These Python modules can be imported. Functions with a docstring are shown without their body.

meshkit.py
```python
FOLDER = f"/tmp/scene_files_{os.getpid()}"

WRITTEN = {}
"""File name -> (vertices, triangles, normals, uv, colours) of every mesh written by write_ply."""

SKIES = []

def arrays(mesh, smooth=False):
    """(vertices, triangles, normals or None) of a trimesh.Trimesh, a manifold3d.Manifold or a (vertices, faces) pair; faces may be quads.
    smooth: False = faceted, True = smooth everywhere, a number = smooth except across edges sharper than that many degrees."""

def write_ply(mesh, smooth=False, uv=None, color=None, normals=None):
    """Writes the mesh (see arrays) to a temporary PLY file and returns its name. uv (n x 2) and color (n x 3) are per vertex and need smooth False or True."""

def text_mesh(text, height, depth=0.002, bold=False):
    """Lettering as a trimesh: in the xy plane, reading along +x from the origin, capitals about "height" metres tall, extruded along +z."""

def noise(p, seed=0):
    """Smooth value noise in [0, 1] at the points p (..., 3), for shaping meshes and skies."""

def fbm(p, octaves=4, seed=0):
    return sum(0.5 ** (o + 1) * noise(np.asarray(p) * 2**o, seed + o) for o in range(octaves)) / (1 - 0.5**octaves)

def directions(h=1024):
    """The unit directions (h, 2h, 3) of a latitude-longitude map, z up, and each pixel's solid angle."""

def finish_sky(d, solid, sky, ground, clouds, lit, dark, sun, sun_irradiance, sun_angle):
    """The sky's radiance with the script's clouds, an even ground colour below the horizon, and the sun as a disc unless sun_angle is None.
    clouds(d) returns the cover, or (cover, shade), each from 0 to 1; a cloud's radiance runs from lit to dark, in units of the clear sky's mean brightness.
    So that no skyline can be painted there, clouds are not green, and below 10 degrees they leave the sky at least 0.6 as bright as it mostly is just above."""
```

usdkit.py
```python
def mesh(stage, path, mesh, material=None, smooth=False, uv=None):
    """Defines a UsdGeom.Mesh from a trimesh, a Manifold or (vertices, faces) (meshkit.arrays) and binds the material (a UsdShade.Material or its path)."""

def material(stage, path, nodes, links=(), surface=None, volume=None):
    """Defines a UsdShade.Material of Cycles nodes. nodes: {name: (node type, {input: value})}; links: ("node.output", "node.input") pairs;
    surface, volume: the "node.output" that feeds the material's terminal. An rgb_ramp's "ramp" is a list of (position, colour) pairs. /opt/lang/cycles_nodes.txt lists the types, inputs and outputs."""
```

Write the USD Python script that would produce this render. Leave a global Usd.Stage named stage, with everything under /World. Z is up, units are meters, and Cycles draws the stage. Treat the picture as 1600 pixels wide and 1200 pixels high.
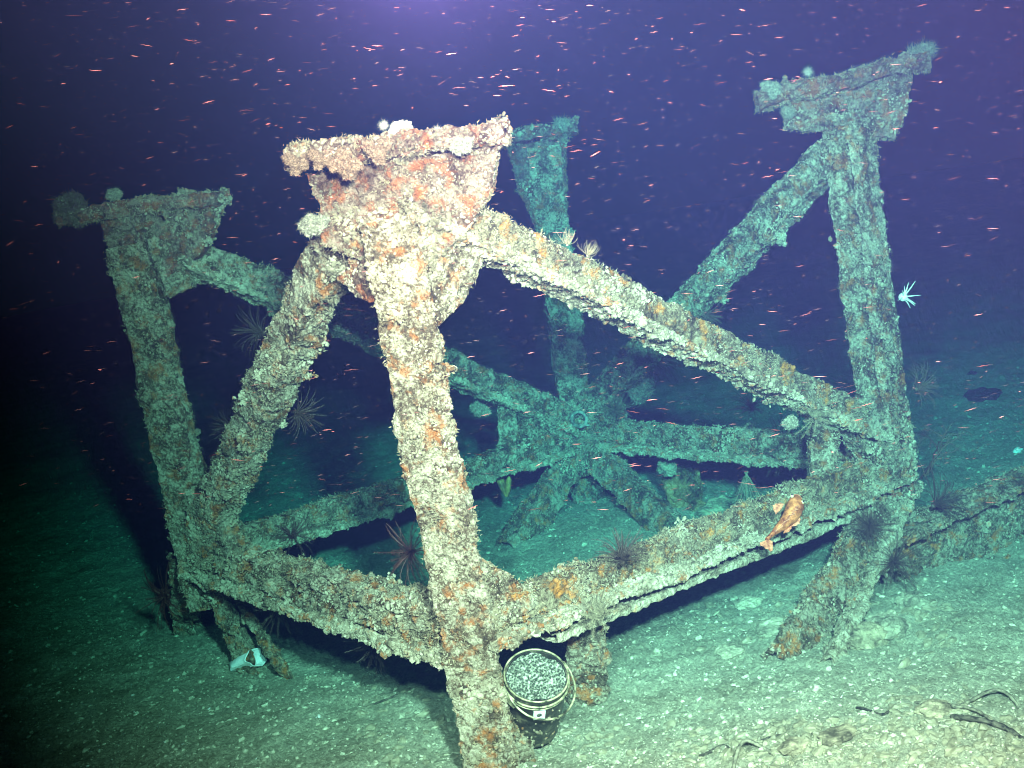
import math, random
import numpy as np, trimesh, usdkit, meshkit
from scipy.spatial import cKDTree
from shapely.geometry import Polygon, box as sbox
from shapely.ops import unary_union
from pxr import Usd, UsdGeom, UsdLux, UsdShade, Gf, Sdf, Vt

stage = Usd.Stage.CreateInMemory()
UsdGeom.SetStageUpAxis(stage, 'Z'); UsdGeom.SetStageMetersPerUnit(stage, 1.0)
UsdGeom.Xform.Define(stage, '/World'); UsdGeom.Scope.Define(stage, '/World/Looks')
rng = np.random.default_rng(7)
LK = '/World/Looks/'
A = np.array

# ------------------------------------------------------------------ camera
MC = A([[0.76233, -0.62879, -0.1532], [-0.22146, -0.03101, -0.97468], [0.60812, 0.77695, -0.16289]])   # world -> right, down, forward
EYE = A([-2.87594797, -4.17131315, 1.77933942])
FPX = 800 / math.tan(math.radians(21))            # focal length in pixels of the 1600 wide photograph
cam = UsdGeom.Camera.Define(stage, '/World/camera')
u, _, vt_ = np.linalg.svd(MC); MC = u @ vt_
m = np.eye(4); m[0, :3] = MC[0]; m[1, :3] = -MC[1]; m[2, :3] = -MC[2]; m[3, :3] = EYE
cam.AddTransformOp().Set(Gf.Matrix4d(*m.ravel().tolist()))
cam.CreateHorizontalApertureAttr(36.0); cam.CreateVerticalApertureAttr(27.0)
cam.CreateFocalLengthAttr(18 / math.tan(math.radians(21)))
cam.CreateClippingRangeAttr(Gf.Vec2f(0.05, 1000))
cam.CreateExposureAttr(0.0)

def at(px, py, depth):                             # point seen at a pixel of the photograph, at a distance along the view axis
    return EYE + MC.T @ (A([(px - 800) / FPX, (py - 600) / FPX, 1.0]) * depth)
def on_z(px, py, z=-0.6):                          # point seen at a pixel, on a level plane
    d = MC.T @ A([(px - 800) / FPX, (py - 600) / FPX, 1.0])
    return EYE + d * ((z - EYE[2]) / d[2])
def pix(p):
    c = MC @ (A(p) - EYE); return c[:2] / c[2] * FPX + [800, 600], c[2]
def cam_pt(x, y, z):                               # a place given from the camera: right, down, forward in metres
    return EYE + MC.T @ A([x, y, z])

# ------------------------------------------------------------------ sky (night-dark: the open sea above), a last trace of daylight, the vehicle's lamps
SUN_EL, SUN_ROT = math.radians(4), 0.6
dome = UsdLux.DomeLight.Define(stage, '/World/sky_light')
sm = usdkit.material(stage, LK + 'sky_material',
    {'s': ('sky_texture', {'sky_type': 'single_scattering', 'sun_disc': False, 'sun_elevation': SUN_EL, 'sun_rotation': SUN_ROT}),
     'b': ('background_shader', {'strength': 0.0008})}, [('s.color', 'b.color')], surface='b.background')
UsdShade.MaterialBindingAPI.Apply(dome.GetPrim()).Bind(sm)
def aim(x, pos, d, up=(0, 0, 1)):                  # transform whose -z axis runs along d
    z = -A(d, float) / np.linalg.norm(d); r = np.cross(up, z); r /= np.linalg.norm(r); y = np.cross(z, r)
    mm = np.eye(4); mm[0, :3], mm[1, :3], mm[2, :3], mm[3, :3] = r, y, z, pos
    x.AddTransformOp().Set(Gf.Matrix4d(*mm.ravel().tolist()))
sun = UsdLux.DistantLight.Define(stage, '/World/sun')
sun.CreateIntensityAttr(0.004); sun.CreateAngleAttr(10.0); sun.CreateNormalizeAttr(True); sun.CreateColorAttr(Gf.Vec3f(.7, .85, 1))
aim(sun, (0, 0, 20), -A([math.sin(SUN_ROT) * math.cos(SUN_EL), math.cos(SUN_ROT) * math.cos(SUN_EL), math.sin(SUN_EL)]))
# lamps of the vehicle that carries the camera: (right, down, forward from the camera), the pixel lit, power, half angle, softness
LAMPS = [((-0.085, -0.445, 1.25), (690, -260), 0.62, 35, 1.0),
         ((0.50, -0.76, 0.05), (1100, 700), 1.34, 29, 1.0),
         ((-0.50, -0.80, 0.05), (1150, 720), 0.52, 27, 1.0)]
LAMP_POWER = 16500.0; LAMP_COLOR = (.88, .116, .100)   # the camera's white balance for the water is in the lamp colour
lamp_at = []
for i, (p, tgt, w_, cone, soft) in enumerate(LAMPS):
    P = cam_pt(*p); T = at(*tgt, 5.6)
    L = UsdLux.SphereLight.Define(stage, '/World/lamp_light' + ('' if i == 0 else '_%03d' % i))
    L.CreateRadiusAttr((.03, .13, .10)[i]); L.CreateIntensityAttr(LAMP_POWER * w_); L.CreateNormalizeAttr(True); L.CreateColorAttr(Gf.Vec3f(*LAMP_COLOR))
    sh = UsdLux.ShapingAPI.Apply(L.GetPrim()); sh.CreateShapingConeAngleAttr(cone); sh.CreateShapingConeSoftnessAttr(soft)
    aim(L, P, T - P); lamp_at.append((P, (T - P) / np.linalg.norm(T - P)))

# ------------------------------------------------------------------ names and tags
used = {}
def numbered(path):
    n = used.get(path, -1) + 1; used[path] = n
    return path if n == 0 else '%s_%03d' % (path, n)
def tag(prim, label=None, cat=None, group=None, kind=None):
    for k, v in (('label', label), ('category', cat), ('group', group), ('kind', kind)):
        if v: prim.SetCustomDataByKey(k, v)
    return prim
def thing(name, label, cat, loc=(0, 0, 0), rot=None, scale=None, group=None):
    x = UsdGeom.Xform.Define(stage, numbered('/World/' + name))
    mm = np.eye(4); mm[:3, :3] = (np.eye(3) if rot is None else A(rot).T) * (1 if scale is None else scale); mm[3, :3] = loc
    x.AddTransformOp().Set(Gf.Matrix4d(*mm.ravel().tolist()))
    return tag(x.GetPrim(), label, cat, group)
def obj(name, mesh, mat, parent=None, smooth=False, kind=None, label=None):
    base = '/World' if parent is None else str(parent.GetPath())
    p = usdkit.mesh(stage, numbered(base + '/' + name), mesh, LK + mat, smooth).GetPrim()
    return tag(p, label, None, None, kind)
def copy_of(proto, name, label, cat, loc, rot=None, scale=1.0, group=None):
    t = thing(name, label, cat, loc, rot, scale, group)
    t.GetReferences().AddInternalReference(proto.GetPath()); t.SetInstanceable(True)
    return t

# ------------------------------------------------------------------ materials
def mat(name, nodes, links, surface='p.BSDF'):
    return usdkit.material(stage, LK + name, nodes, links, surface=surface)
def crust(name, dark, mid, pale, rust, rust_at=0.62, scale=1.0, fine=70.0):
    """Encrusted metal: pale shelly crust over brown growth with rusty spots; all in world space."""
    mat(name, {
        'g': ('geometry', {}),
        'n1': ('noise_texture', {'scale': 11.0 * scale, 'detail': 6, 'roughness': .72}),
        'n2': ('noise_texture', {'scale': fine, 'detail': 3, 'roughness': .7}),
        'n3': ('noise_texture', {'scale': 13.0 * scale, 'detail': 4, 'roughness': .65}),
        'mp': ('mapping', {'location': (13.1, 4.7, 2.2)}),
        'v': ('voronoi_texture', {'scale': 55.0}),
        'add': ('math', {'math_type': 'multiply_add', 'value2': .62}), 'sub': ('math', {'math_type': 'add', 'value2': -.262}),
        'r': ('rgb_ramp', {'ramp': [(0.0, tuple(.4 * A(dark))), (.38, dark), (.50, mid), (.64, pale), (.8, tuple(np.minimum(1.2 * A(pale), .85))), (1.0, tuple(np.minimum(1.4 * A(pale), .85)))]}),
        'r3': ('rgb_ramp', {'ramp': [(0, (0, 0, 0)), (rust_at - .04, (0, 0, 0)), (rust_at + .10, (1, 1, 1)), (1, (1, 1, 1))]}),
        'bw': ('rgb_to_bw', {}), 'ms': ('math', {'math_type': 'multiply', 'value2': .85}),
        'mx': ('mix', {'color2': rust}),
        'b': ('bump', {'strength': .9, 'distance': .012}),
        'p': ('principled_bsdf', {'roughness': .62, 'specular_ior_level': .35})},
        [('g.position', 'n1.vector'), ('g.position', 'n2.vector'), ('g.position', 'v.vector'), ('g.position', 'mp.vector'), ('mp.vector', 'n3.vector'),
         ('n2.fac', 'add.value1'), ('n1.fac', 'add.value3'), ('add.value', 'sub.value1'), ('sub.value', 'r.fac'),
         ('n3.fac', 'r3.fac'), ('r3.color', 'bw.color'), ('bw.val', 'ms.value1'), ('ms.value', 'mx.fac'), ('r.color', 'mx.color1'), ('mx.color', 'p.base_color'),
         ('n2.fac', 'b.height'), ('b.normal', 'p.normal')])
crust('crusted_steel', (.032, .02, .011), (.095, .064, .036), (.33, .285, .21), (.28, .09, .018), rust_at=.58)
crust('crusted_cap', (.05, .025, .016), (.105, .062, .042), (.23, .165, .125), (.26, .075, .024), rust_at=.54)
crust('brown_web', (.04, .026, .014), (.10, .07, .04), (.25, .20, .13), (.45, .17, .03), rust_at=.57)
crust('pale_flange', (.08, .06, .038), (.24, .20, .135), (.42, .375, .28), (.40, .18, .05), rust_at=.66)
crust('crusted_brace', (.04, .027, .015), (.10, .07, .042), (.27, .23, .165), (.38, .13, .03), rust_at=.57)
def island(name, ramp, rough=.6, trans=0.0, var=25.0):
    mat(name, {'g': ('geometry', {}), 'r': ('rgb_ramp', {'ramp': ramp}), 'n': ('noise_texture', {'scale': var, 'detail': 3}),
               'h': ('hsv', {}), 'v': ('map_range', {'from_min': .3, 'from_max': .7, 'to_min': .6, 'to_max': 1.3}),
               'p': ('principled_bsdf', {'roughness': rough})},
        [('g.random_per_island', 'r.fac'), ('g.position', 'n.vector'), ('n.fac', 'v.value'), ('v.result', 'h.value'), ('r.color', 'h.color'), ('h.color', 'p.base_color')])
mat('shell_growth', {'g': ('geometry', {}), 'r': ('rgb_ramp', {'ramp': [(0, (.36, .32, .24)), (.16, (.25, .205, .14)), (.24, (.095, .064, .037)), (.52, (.05, .031, .017)), (.84, (.028, .017, .009)), (.93, (.24, .075, .016)), (1, (.55, .52, .46))]}),
    'n1': ('noise_texture', {'scale': 7.0, 'detail': 5, 'roughness': .65}), 'r1': ('rgb_ramp', {'ramp': [(.36, (.22, .19, .16)), (.47, (.62, .58, .52)), (.58, (1.05, 1.02, .98)), (.75, (1.35, 1.33, 1.3))]}),
    'mp': ('mapping', {'location': (13.1, 4.7, 2.2)}), 'n3': ('noise_texture', {'scale': 13.0, 'detail': 4, 'roughness': .65}),
    'r3': ('rgb_ramp', {'ramp': [(0, (0, 0, 0)), (.53, (0, 0, 0)), (.64, (.8, .8, .8)), (1, (.8, .8, .8))]}), 'bw': ('rgb_to_bw', {}),
    'm1': ('mix', {'mix_type': 'multiply', 'fac': 1.0}), 'm2': ('mix', {'color2': (.30, .095, .018)}), 'p': ('principled_bsdf', {'roughness': .55})},
    [('g.random_per_island', 'r.fac'), ('g.position', 'n1.vector'), ('n1.fac', 'r1.fac'), ('r.color', 'm1.color1'), ('r1.color', 'm1.color2'), ('g.position', 'mp.vector'), ('mp.vector', 'n3.vector'),
     ('n3.fac', 'r3.fac'), ('r3.color', 'bw.color'), ('bw.val', 'm2.fac'), ('m1.color', 'm2.color1'), ('m2.color', 'p.base_color')])
island('tuft_growth', [(0, (.30, .24, .15)), (.5, (.42, .36, .24)), (.8, (.20, .14, .08)), (1, (.55, .50, .38))])
island('marine_snow', [(0, (.014, .011, .011)), (.5, (.03, .024, .024)), (.95, (.055, .045, .043)), (1, (.14, .12, .11))])
island('pebble', [(0, (.48, .45, .33)), (.35, (.36, .33, .23)), (.5, (.48, .45, .34)), (.62, (.28, .25, .17)), (.85, (.16, .13, .09)), (.95, (.10, .08, .06)), (1, (.40, .25, .10))])
island('rubble_crust', [(0, (.28, .25, .17)), (.3, (.19, .155, .10)), (.55, (.34, .31, .22)), (.75, (.12, .09, .055)), (.9, (.24, .14, .06)), (1, (.44, .42, .33))])
island('shell_bits', [(0, (.78, .76, .70)), (1, (.70, .66, .56))], rough=.25)
def plain(name, c, rough=.6, metallic=0.0, spread=.35, scale=30.0, bump=.3):
    c = A(c)
    mat(name, {'t': ('texture_coordinate', {}), 'n': ('noise_texture', {'scale': scale, 'detail': 4, 'roughness': .65}),
               'r': ('rgb_ramp', {'ramp': [(.36, tuple(c * (1 - spread))), (.64, tuple(np.minimum(c * (1 + spread), .9)))]}),
               'b': ('bump', {'strength': bump, 'distance': .006}), 'p': ('principled_bsdf', {'roughness': rough, 'metallic': metallic})},
        [('t.object', 'n.vector'), ('n.fac', 'r.fac'), ('r.color', 'p.base_color'), ('n.fac', 'b.height'), ('b.normal', 'p.normal')])
plain('feather_dark', (.055, .035, .025)); plain('feather_pale', (.27, .23, .15)); plain('feather_red', (.075, .02, .015))
plain('white_star', (.85, .88, .80), .4, spread=.05)
plain('anemone_tan', (.19, .13, .085), spread=.6, scale=6); plain('anemone_white', (.50, .47, .40), spread=.4, scale=5); plain('anemone_brown', (.09, .07, .045)); plain('anemone_grey', (.25, .24, .18), spread=.6, scale=5)
plain('sponge_yellow', (.26, .17, .04), scale=20, spread=.6); plain('sponge_pale', (.22, .20, .14), scale=20, spread=.6); plain('sponge_orange', (.19, .115, .05), scale=9, spread=.8)
plain('rock', (.25, .21, .14), .85, scale=12, spread=.75, bump=1.0); plain('rock_pale', (.31, .285, .205), .85, scale=12, spread=.6, bump=1.0)
plain('dark_stone', (.02, .02, .022), .8)
plain('cord_dark', (.07, .062, .045), .85, spread=.9, scale=40, bump=1.0); plain('cord_grey', (.17, .155, .11), .85, spread=.7, scale=40, bump=1.0)
plain('white_plastic', (.80, .86, .86), .35, spread=.08); plain('bucket_black', (.022, .023, .02), .42, spread=.98, scale=13, bump=.8)
plain('rim_brass', (.36, .33, .20), .45, .25, spread=.9, scale=24); plain('ring_pale', (.17, .18, .16), .7, spread=.7)
plain('fish_skin', (.95, .15, .055), .65, spread=.8, scale=30, bump=.8); plain('fish_fin', (.85, .20, .11), .6, spread=.6, scale=60); plain('fish_pale', (.60, .42, .28), .4); plain('eye_dark', (.02, .02, .02), .15)
mat('bucket_wall', {'t': ('texture_coordinate', {}), 'n': ('noise_texture', {'scale': 14.0, 'detail': 6, 'roughness': .75}), 'r': ('rgb_ramp', {'ramp': [(.40, (.012, .013, .011)), (.52, (.035, .034, .026)), (.60, (.15, .13, .085)), (.72, (.30, .27, .19))]}),
    'b': ('bump', {'strength': .9, 'distance': .01}), 'p': ('principled_bsdf', {'roughness': .5})},
    [('t.object', 'n.vector'), ('n.fac', 'r.fac'), ('r.color', 'p.base_color'), ('n.fac', 'b.height'), ('b.normal', 'p.normal')])
mat('bucket_fill', {'t': ('texture_coordinate', {}), 'v': ('voronoi_texture', {'scale': 95.0}), 'n': ('noise_texture', {'scale': 24.0, 'detail': 7, 'roughness': .9}),
    'm': ('math', {'math_type': 'multiply'}), 'r': ('rgb_ramp', {'ramp': [(0, (.03, .035, .03)), (.2, (.06, .07, .05)), (.33, (.3, .32, .25)), (.5, (.7, .72, .62))]}),
    'b': ('bump', {'strength': 1.0, 'distance': .01}), 'p': ('principled_bsdf', {'roughness': .35})},
    [('t.object', 'v.vector'), ('t.object', 'n.vector'), ('v.distance', 'm.value1'), ('n.fac', 'm.value2'), ('m.value', 'r.fac'), ('r.color', 'p.base_color'), ('m.value', 'b.height'), ('b.normal', 'p.normal')])
mat('seabed', {'g': ('geometry', {}), 'n1': ('noise_texture', {'scale': 3.2, 'detail': 8, 'roughness': .7}), 'n2': ('noise_texture', {'scale': 60.0, 'detail': 5, 'roughness': .8}),
    'r': ('rgb_ramp', {'ramp': [(.30, (.30, .27, .18)), (.45, (.47, .44, .32)), (.58, (.56, .535, .40)), (.72, (.66, .64, .50))]}),
    'r2': ('rgb_ramp', {'ramp': [(.28, (.30, .29, .27)), (.5, (.95, .95, .95)), (.70, (1.45, 1.45, 1.4))]}),
    'mx': ('mix', {'mix_type': 'multiply', 'fac': 1.0}), 'b': ('bump', {'strength': 1.0, 'distance': .03}), 'p': ('principled_bsdf', {'roughness': .85, 'specular_ior_level': .25})},
    [('g.position', 'n1.vector'), ('g.position', 'n2.vector'), ('n1.fac', 'r.fac'), ('n2.fac', 'r2.fac'), ('r.color', 'mx.color1'), ('r2.color', 'mx.color2'), ('mx.color', 'p.base_color'),
     ('n2.fac', 'b.height'), ('b.normal', 'p.normal')])
mat('lamp_metal', {'p': ('principled_bsdf', {'base_color': (.12, .12, .12), 'metallic': .6, 'roughness': .4})}, [])
# sea water: extinction per metre and the share of it that scatters, red green blue
WATER_DENSITY = 0.36
usdkit.material(stage, LK + 'sea_water', {'v': ('principled_volume', {'density': WATER_DENSITY, 'anisotropy': .0, 'color': (.0020, .0062, .0250), 'absorption_color': (.060, .82, .81)})}, [], volume='v.volume')

# ------------------------------------------------------------------ the sea floor
GZ = -0.6
def hump(p, x, y, h, r):
    return h * np.exp(-((p[:, 0] - x) ** 2 + (p[:, 1] - y) ** 2) / r ** 2)
HUMPS = [(*on_z(1290, 1165)[:2], .035, .28), (*on_z(1530, 1160)[:2], .05, .3), (*on_z(930, 1010)[:2], .02, .3), (*on_z(1430, 960)[:2], .05, .35), (*on_z(930, 830)[:2], .08, .5), (*on_z(560, 1000)[:2], -.05, .6), (*on_z(1130, 920)[:2], -.03, .5)]
PIT_RNG = np.random.default_rng(88); PIT_N = 2600
PIT_XY = np.c_[PIT_RNG.uniform(-4, 14, PIT_N), PIT_RNG.uniform(-5, 14, PIT_N)]; PIT_TREE = cKDTree(PIT_XY)
PIT_R = PIT_RNG.uniform(.02, .09, PIT_N); PIT_H = PIT_R * PIT_RNG.uniform(-.38, .32, PIT_N)
def ground_z(p, fine=True):
    q = np.c_[p[:, 0], p[:, 1], np.zeros(len(p))]
    z = GZ + .10 * (meshkit.fbm(q * .8, 3, 3) - .5) + .035 * (meshkit.fbm(q * 4.5, 3, 11) - .5)
    for h in HUMPS: z = z + hump(p, *h)
    d_, i_ = PIT_TREE.query(p[:, :2]); u_ = np.clip(d_ / PIT_R[i_], 0, 2)
    z = z + PIT_H[i_] * np.exp(-2.2 * u_ ** 2)
    w_ = q[:, 0] * .8 + q[:, 1] * .6 + .25 * meshkit.noise(q * 2.5, 21); z = z + .006 * np.sin(w_ * 34) * np.clip(meshkit.noise(q * .9, 33) * 2 - .7, 0, 1)
    if fine:
        z = z + .022 * (meshkit.fbm(q * 22, 3, 5) - .5) + .010 * (meshkit.noise(q * 95, 9) - .5)
    return z
fwd = math.atan2(MC[2, 1], MC[2, 0])
ang = np.r_[np.linspace(fwd - math.pi, fwd - .52, 40)[:-1], np.linspace(fwd - .52, fwd + .52, 760), np.linspace(fwd + .52, fwd + math.pi, 40)[1:]]
rad = np.r_[0.05, .6, 1.4, np.geomspace(2.4, 13, 560), np.geomspace(13.2, 46, 60)]
aa, rr = np.meshgrid(ang, rad)
gp = np.c_[EYE[0] + (rr * np.cos(aa)).ravel(), EYE[1] + (rr * np.sin(aa)).ravel()]
gv = np.c_[gp, ground_z(gp)]
na, nr = len(ang), len(rad)
i, j = np.meshgrid(np.arange(nr - 1), np.arange(na - 1), indexing='ij')
q0 = (i * na + j).ravel()
gf = np.c_[q0, q0 + na, q0 + na + 1, q0 + 1]
tag(obj('sea_floor', (gv, gf), 'seabed'), 'pale silty sea floor of sand, grit and shell bits', 'sea floor', kind='structure')
def ground(x, y): return float(ground_z(A([[x, y]]), False)[0])
def floor_at(px, py, up=0.0):
    p = on_z(px, py, GZ)
    for _ in range(4): p = on_z(px, py, ground(p[0], p[1]))
    return p + [0, 0, up]

# ------------------------------------------------------------------ mesh helpers
def basis(d, up):
    d = A(d, float) / np.linalg.norm(d); y = A(up, float) - d * np.dot(up, d); y /= np.linalg.norm(y)
    return np.cross(y, d), y, d                     # across, up, along
def resample(poly, step):
    c = A(poly.exterior.coords); s = np.r_[0, np.cumsum(np.linalg.norm(np.diff(c, axis=0), axis=1))]
    n = max(12, int(round(s[-1] / step))); t = np.arange(n) / n * s[-1]
    return np.c_[np.interp(t, s, c[:, 0]), np.interp(t, s, c[:, 1])]
def isec(w, h, tf=.045, tw=.05, r=.018):
    p = unary_union([sbox(-w / 2, -h / 2, w / 2, -h / 2 + tf), sbox(-w / 2, h / 2 - tf, w / 2, h / 2), sbox(-tw / 2, -h / 2, tw / 2, h / 2)])
    return p.buffer(r).buffer(-2 * r).buffer(r)
def lsec(w, h, t=.045, r=.015):
    return unary_union([sbox(-w / 2, -h / 2, w / 2, -h / 2 + t), sbox(-w / 2, -h / 2, -w / 2 + t, h / 2)]).buffer(r).buffer(-2 * r).buffer(r)
def tsec(w, h, t=.05, r=.015):
    return unary_union([sbox(-w / 2, h / 2 - t, w / 2, h / 2), sbox(-t / 2, -h / 2, t / 2, h / 2)]).buffer(r).buffer(-2 * r).buffer(r)
def rsec(w, h, r=.02):
    return sbox(-w / 2, -h / 2, w / 2, h / 2).buffer(-r).buffer(r)
def crusted(v, n, amp=1.0, seed=0):
    """Pushes points out into a lumpy crust of shells and growth."""
    lo, hi = v.min(0) - .05, v.max(0) + .05
    r_ = np.random.default_rng(seed)
    out = v + n * (amp * (.055 * (meshkit.fbm(v * 7, 3, seed) - .45))[:, None])
    for size, h, cap in ((.075, .019, .6), (.030, .013, .75)):
        vol = np.prod(hi - lo); k = int(min(vol / size ** 3 * 1.6, 260000))
        pts = r_.uniform(lo, hi, (k, 3))
        d, idx = cKDTree(pts).query(v)
        lump = np.sqrt(np.maximum(0, 1 - (d / (size * cap)) ** 2)) * r_.uniform(.1, 1, k)[idx]
        out = out + n * (amp * h * lump)[:, None]
    out = out + n * (amp * .010 * (meshkit.noise(v * 85, seed + 3) - .5))[:, None]
    return out
def sweep(pts, up, poly, step=.010, amp=1.0, seed=0, taper=None):
    """Extrudes a section along a polyline with a fine lumpy skin. Returns a closed trimesh."""
    pts = A(pts, float); s = np.r_[0, np.cumsum(np.linalg.norm(np.diff(pts, axis=0), axis=1))]
    nl = max(6, int(s[-1] / step)); t = np.linspace(0, s[-1], nl)
    c = np.c_[[np.interp(t, s, pts[:, k]) for k in range(3)]].T
    c = c + .012 * (np.c_[[meshkit.noise(np.c_[t * 2.2, t * 0 + k * 7.3 + seed, t * 0], seed) for k in range(3)]].T - .5)
    x, y, d = basis(pts[-1] - pts[0], up)
    sec = resample(poly, step); ns = len(sec)
    tan = np.roll(sec, -1, 0) - np.roll(sec, 1, 0); nn = np.c_[tan[:, 1], -tan[:, 0]]; nn /= np.linalg.norm(nn, axis=1, keepdims=True)
    k = np.ones(nl) if taper is None else np.interp(t / s[-1], [0, 1], taper)
    v = c[:, None] + (sec[None, :, :1] * x + sec[None, :, 1:] * y) * k[:, None, None]
    n = np.broadcast_to(nn[:, :1] * x + nn[:, 1:] * y, v.shape)
    v = crusted(v.reshape(-1, 3), n.reshape(-1, 3), amp, seed)
    i, j = np.meshgrid(np.arange(nl - 1), np.arange(ns), indexing='ij')
    f = np.stack([i * ns + j, i * ns + (j + 1) % ns, (i + 1) * ns + (j + 1) % ns, (i + 1) * ns + j], -1).reshape(-1, 4)
    f = np.vstack([f[:, [0, 1, 2]], f[:, [0, 2, 3]]])
    tri_v, tri_f = trimesh.creation.triangulate_polygon(Polygon(sec), engine='earcut')
    if len(tri_v) == ns:
        w = cKDTree(sec).query(tri_v)[1]; tf = w[tri_f]
        f = np.vstack([f, tf[:, ::-1], tf + (nl - 1) * ns])
    M_ = trimesh.Trimesh(v, f, process=False)
    if M_.volume < 0: M_.invert()
    return M_
def plate(corners, thick, step=.011, amp=1.0, seed=0):
    """A crusted plate: polygon of 3-D corners, thickness across it."""
    c = A(corners, float); o = c.mean(0); nrm = np.cross(c[1] - c[0], c[2] - c[0]); nrm /= np.linalg.norm(nrm)
    ex = (c[1] - c[0]) / np.linalg.norm(c[1] - c[0]); ey = np.cross(nrm, ex)
    P2 = Polygon(np.c_[(c - o) @ ex, (c - o) @ ey])
    if not P2.exterior.is_ccw: P2 = Polygon(list(P2.exterior.coords)[::-1])
    b = P2.bounds; gx, gy = np.arange(b[0] - .03, b[2] + .03, step), np.arange(b[1] - .03, b[3] + .03, step)
    X, Y = np.meshgrid(gx, gy)
    edge = resample(P2.buffer(.012).buffer(-.012), step)
    import shapely
    inside = shapely.contains_xy(P2.buffer(-step * .6), X.ravel(), Y.ravel())
    q = np.vstack([edge, np.c_[X.ravel(), Y.ravel()][inside]])
    from scipy.spatial import Delaunay
    tri = Delaunay(q).simplices
    ctr = q[tri].mean(1); tri = tri[shapely.contains_xy(P2.buffer(.001), ctr[:, 0], ctr[:, 1])]
    e1, e2 = q[tri[:, 1]] - q[tri[:, 0]], q[tri[:, 2]] - q[tri[:, 0]]
    flip = e1[:, 0] * e2[:, 1] - e1[:, 1] * e2[:, 0] < 0; tri[flip] = tri[flip][:, ::-1]
    ne, N = len(edge), len(q)
    base = o + q[:, :1] * ex + q[:, 1:] * ey
    top, bot = base + nrm * thick / 2, base - nrm * thick / 2
    nt = np.tile(nrm, (N, 1)); nb = -nt.copy()
    tg = np.roll(edge, -1, 0) - np.roll(edge, 1, 0); on = np.c_[tg[:, 1], -tg[:, 0]]; on /= np.linalg.norm(on, axis=1, keepdims=True)
    out3 = on[:, :1] * ex + on[:, 1:] * ey
    nt[:ne] = (nt[:ne] + out3) / 2 ** .5; nb[:ne] = (nb[:ne] + out3) / 2 ** .5
    v = crusted(np.vstack([top, bot]), np.vstack([nt, nb]), amp, seed)
    k = np.arange(ne); k2 = (k + 1) % ne
    f = np.vstack([tri, tri[:, ::-1] + N, np.c_[k, k + N, k2 + N], np.c_[k, k2 + N, k2]])
    return trimesh.Trimesh(v, f, process=False)
def merge(parts):
    vs, fs, n = [], [], 0
    for v, f in parts: vs.append(v); fs.append(f + n); n += len(v)
    return np.vstack(vs), np.vstack(fs)
ICO = trimesh.creation.icosahedron(); IV, IF = A(ICO.vertices), A(ICO.faces)
def frames(n):
    a = np.where(np.abs(n[:, 2:]) < .9, [[0, 0, 1.]], [[1., 0, 0]]); x = np.cross(a, n); x /= np.linalg.norm(x, axis=1, keepdims=True)
    return x, np.cross(n, x)
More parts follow.
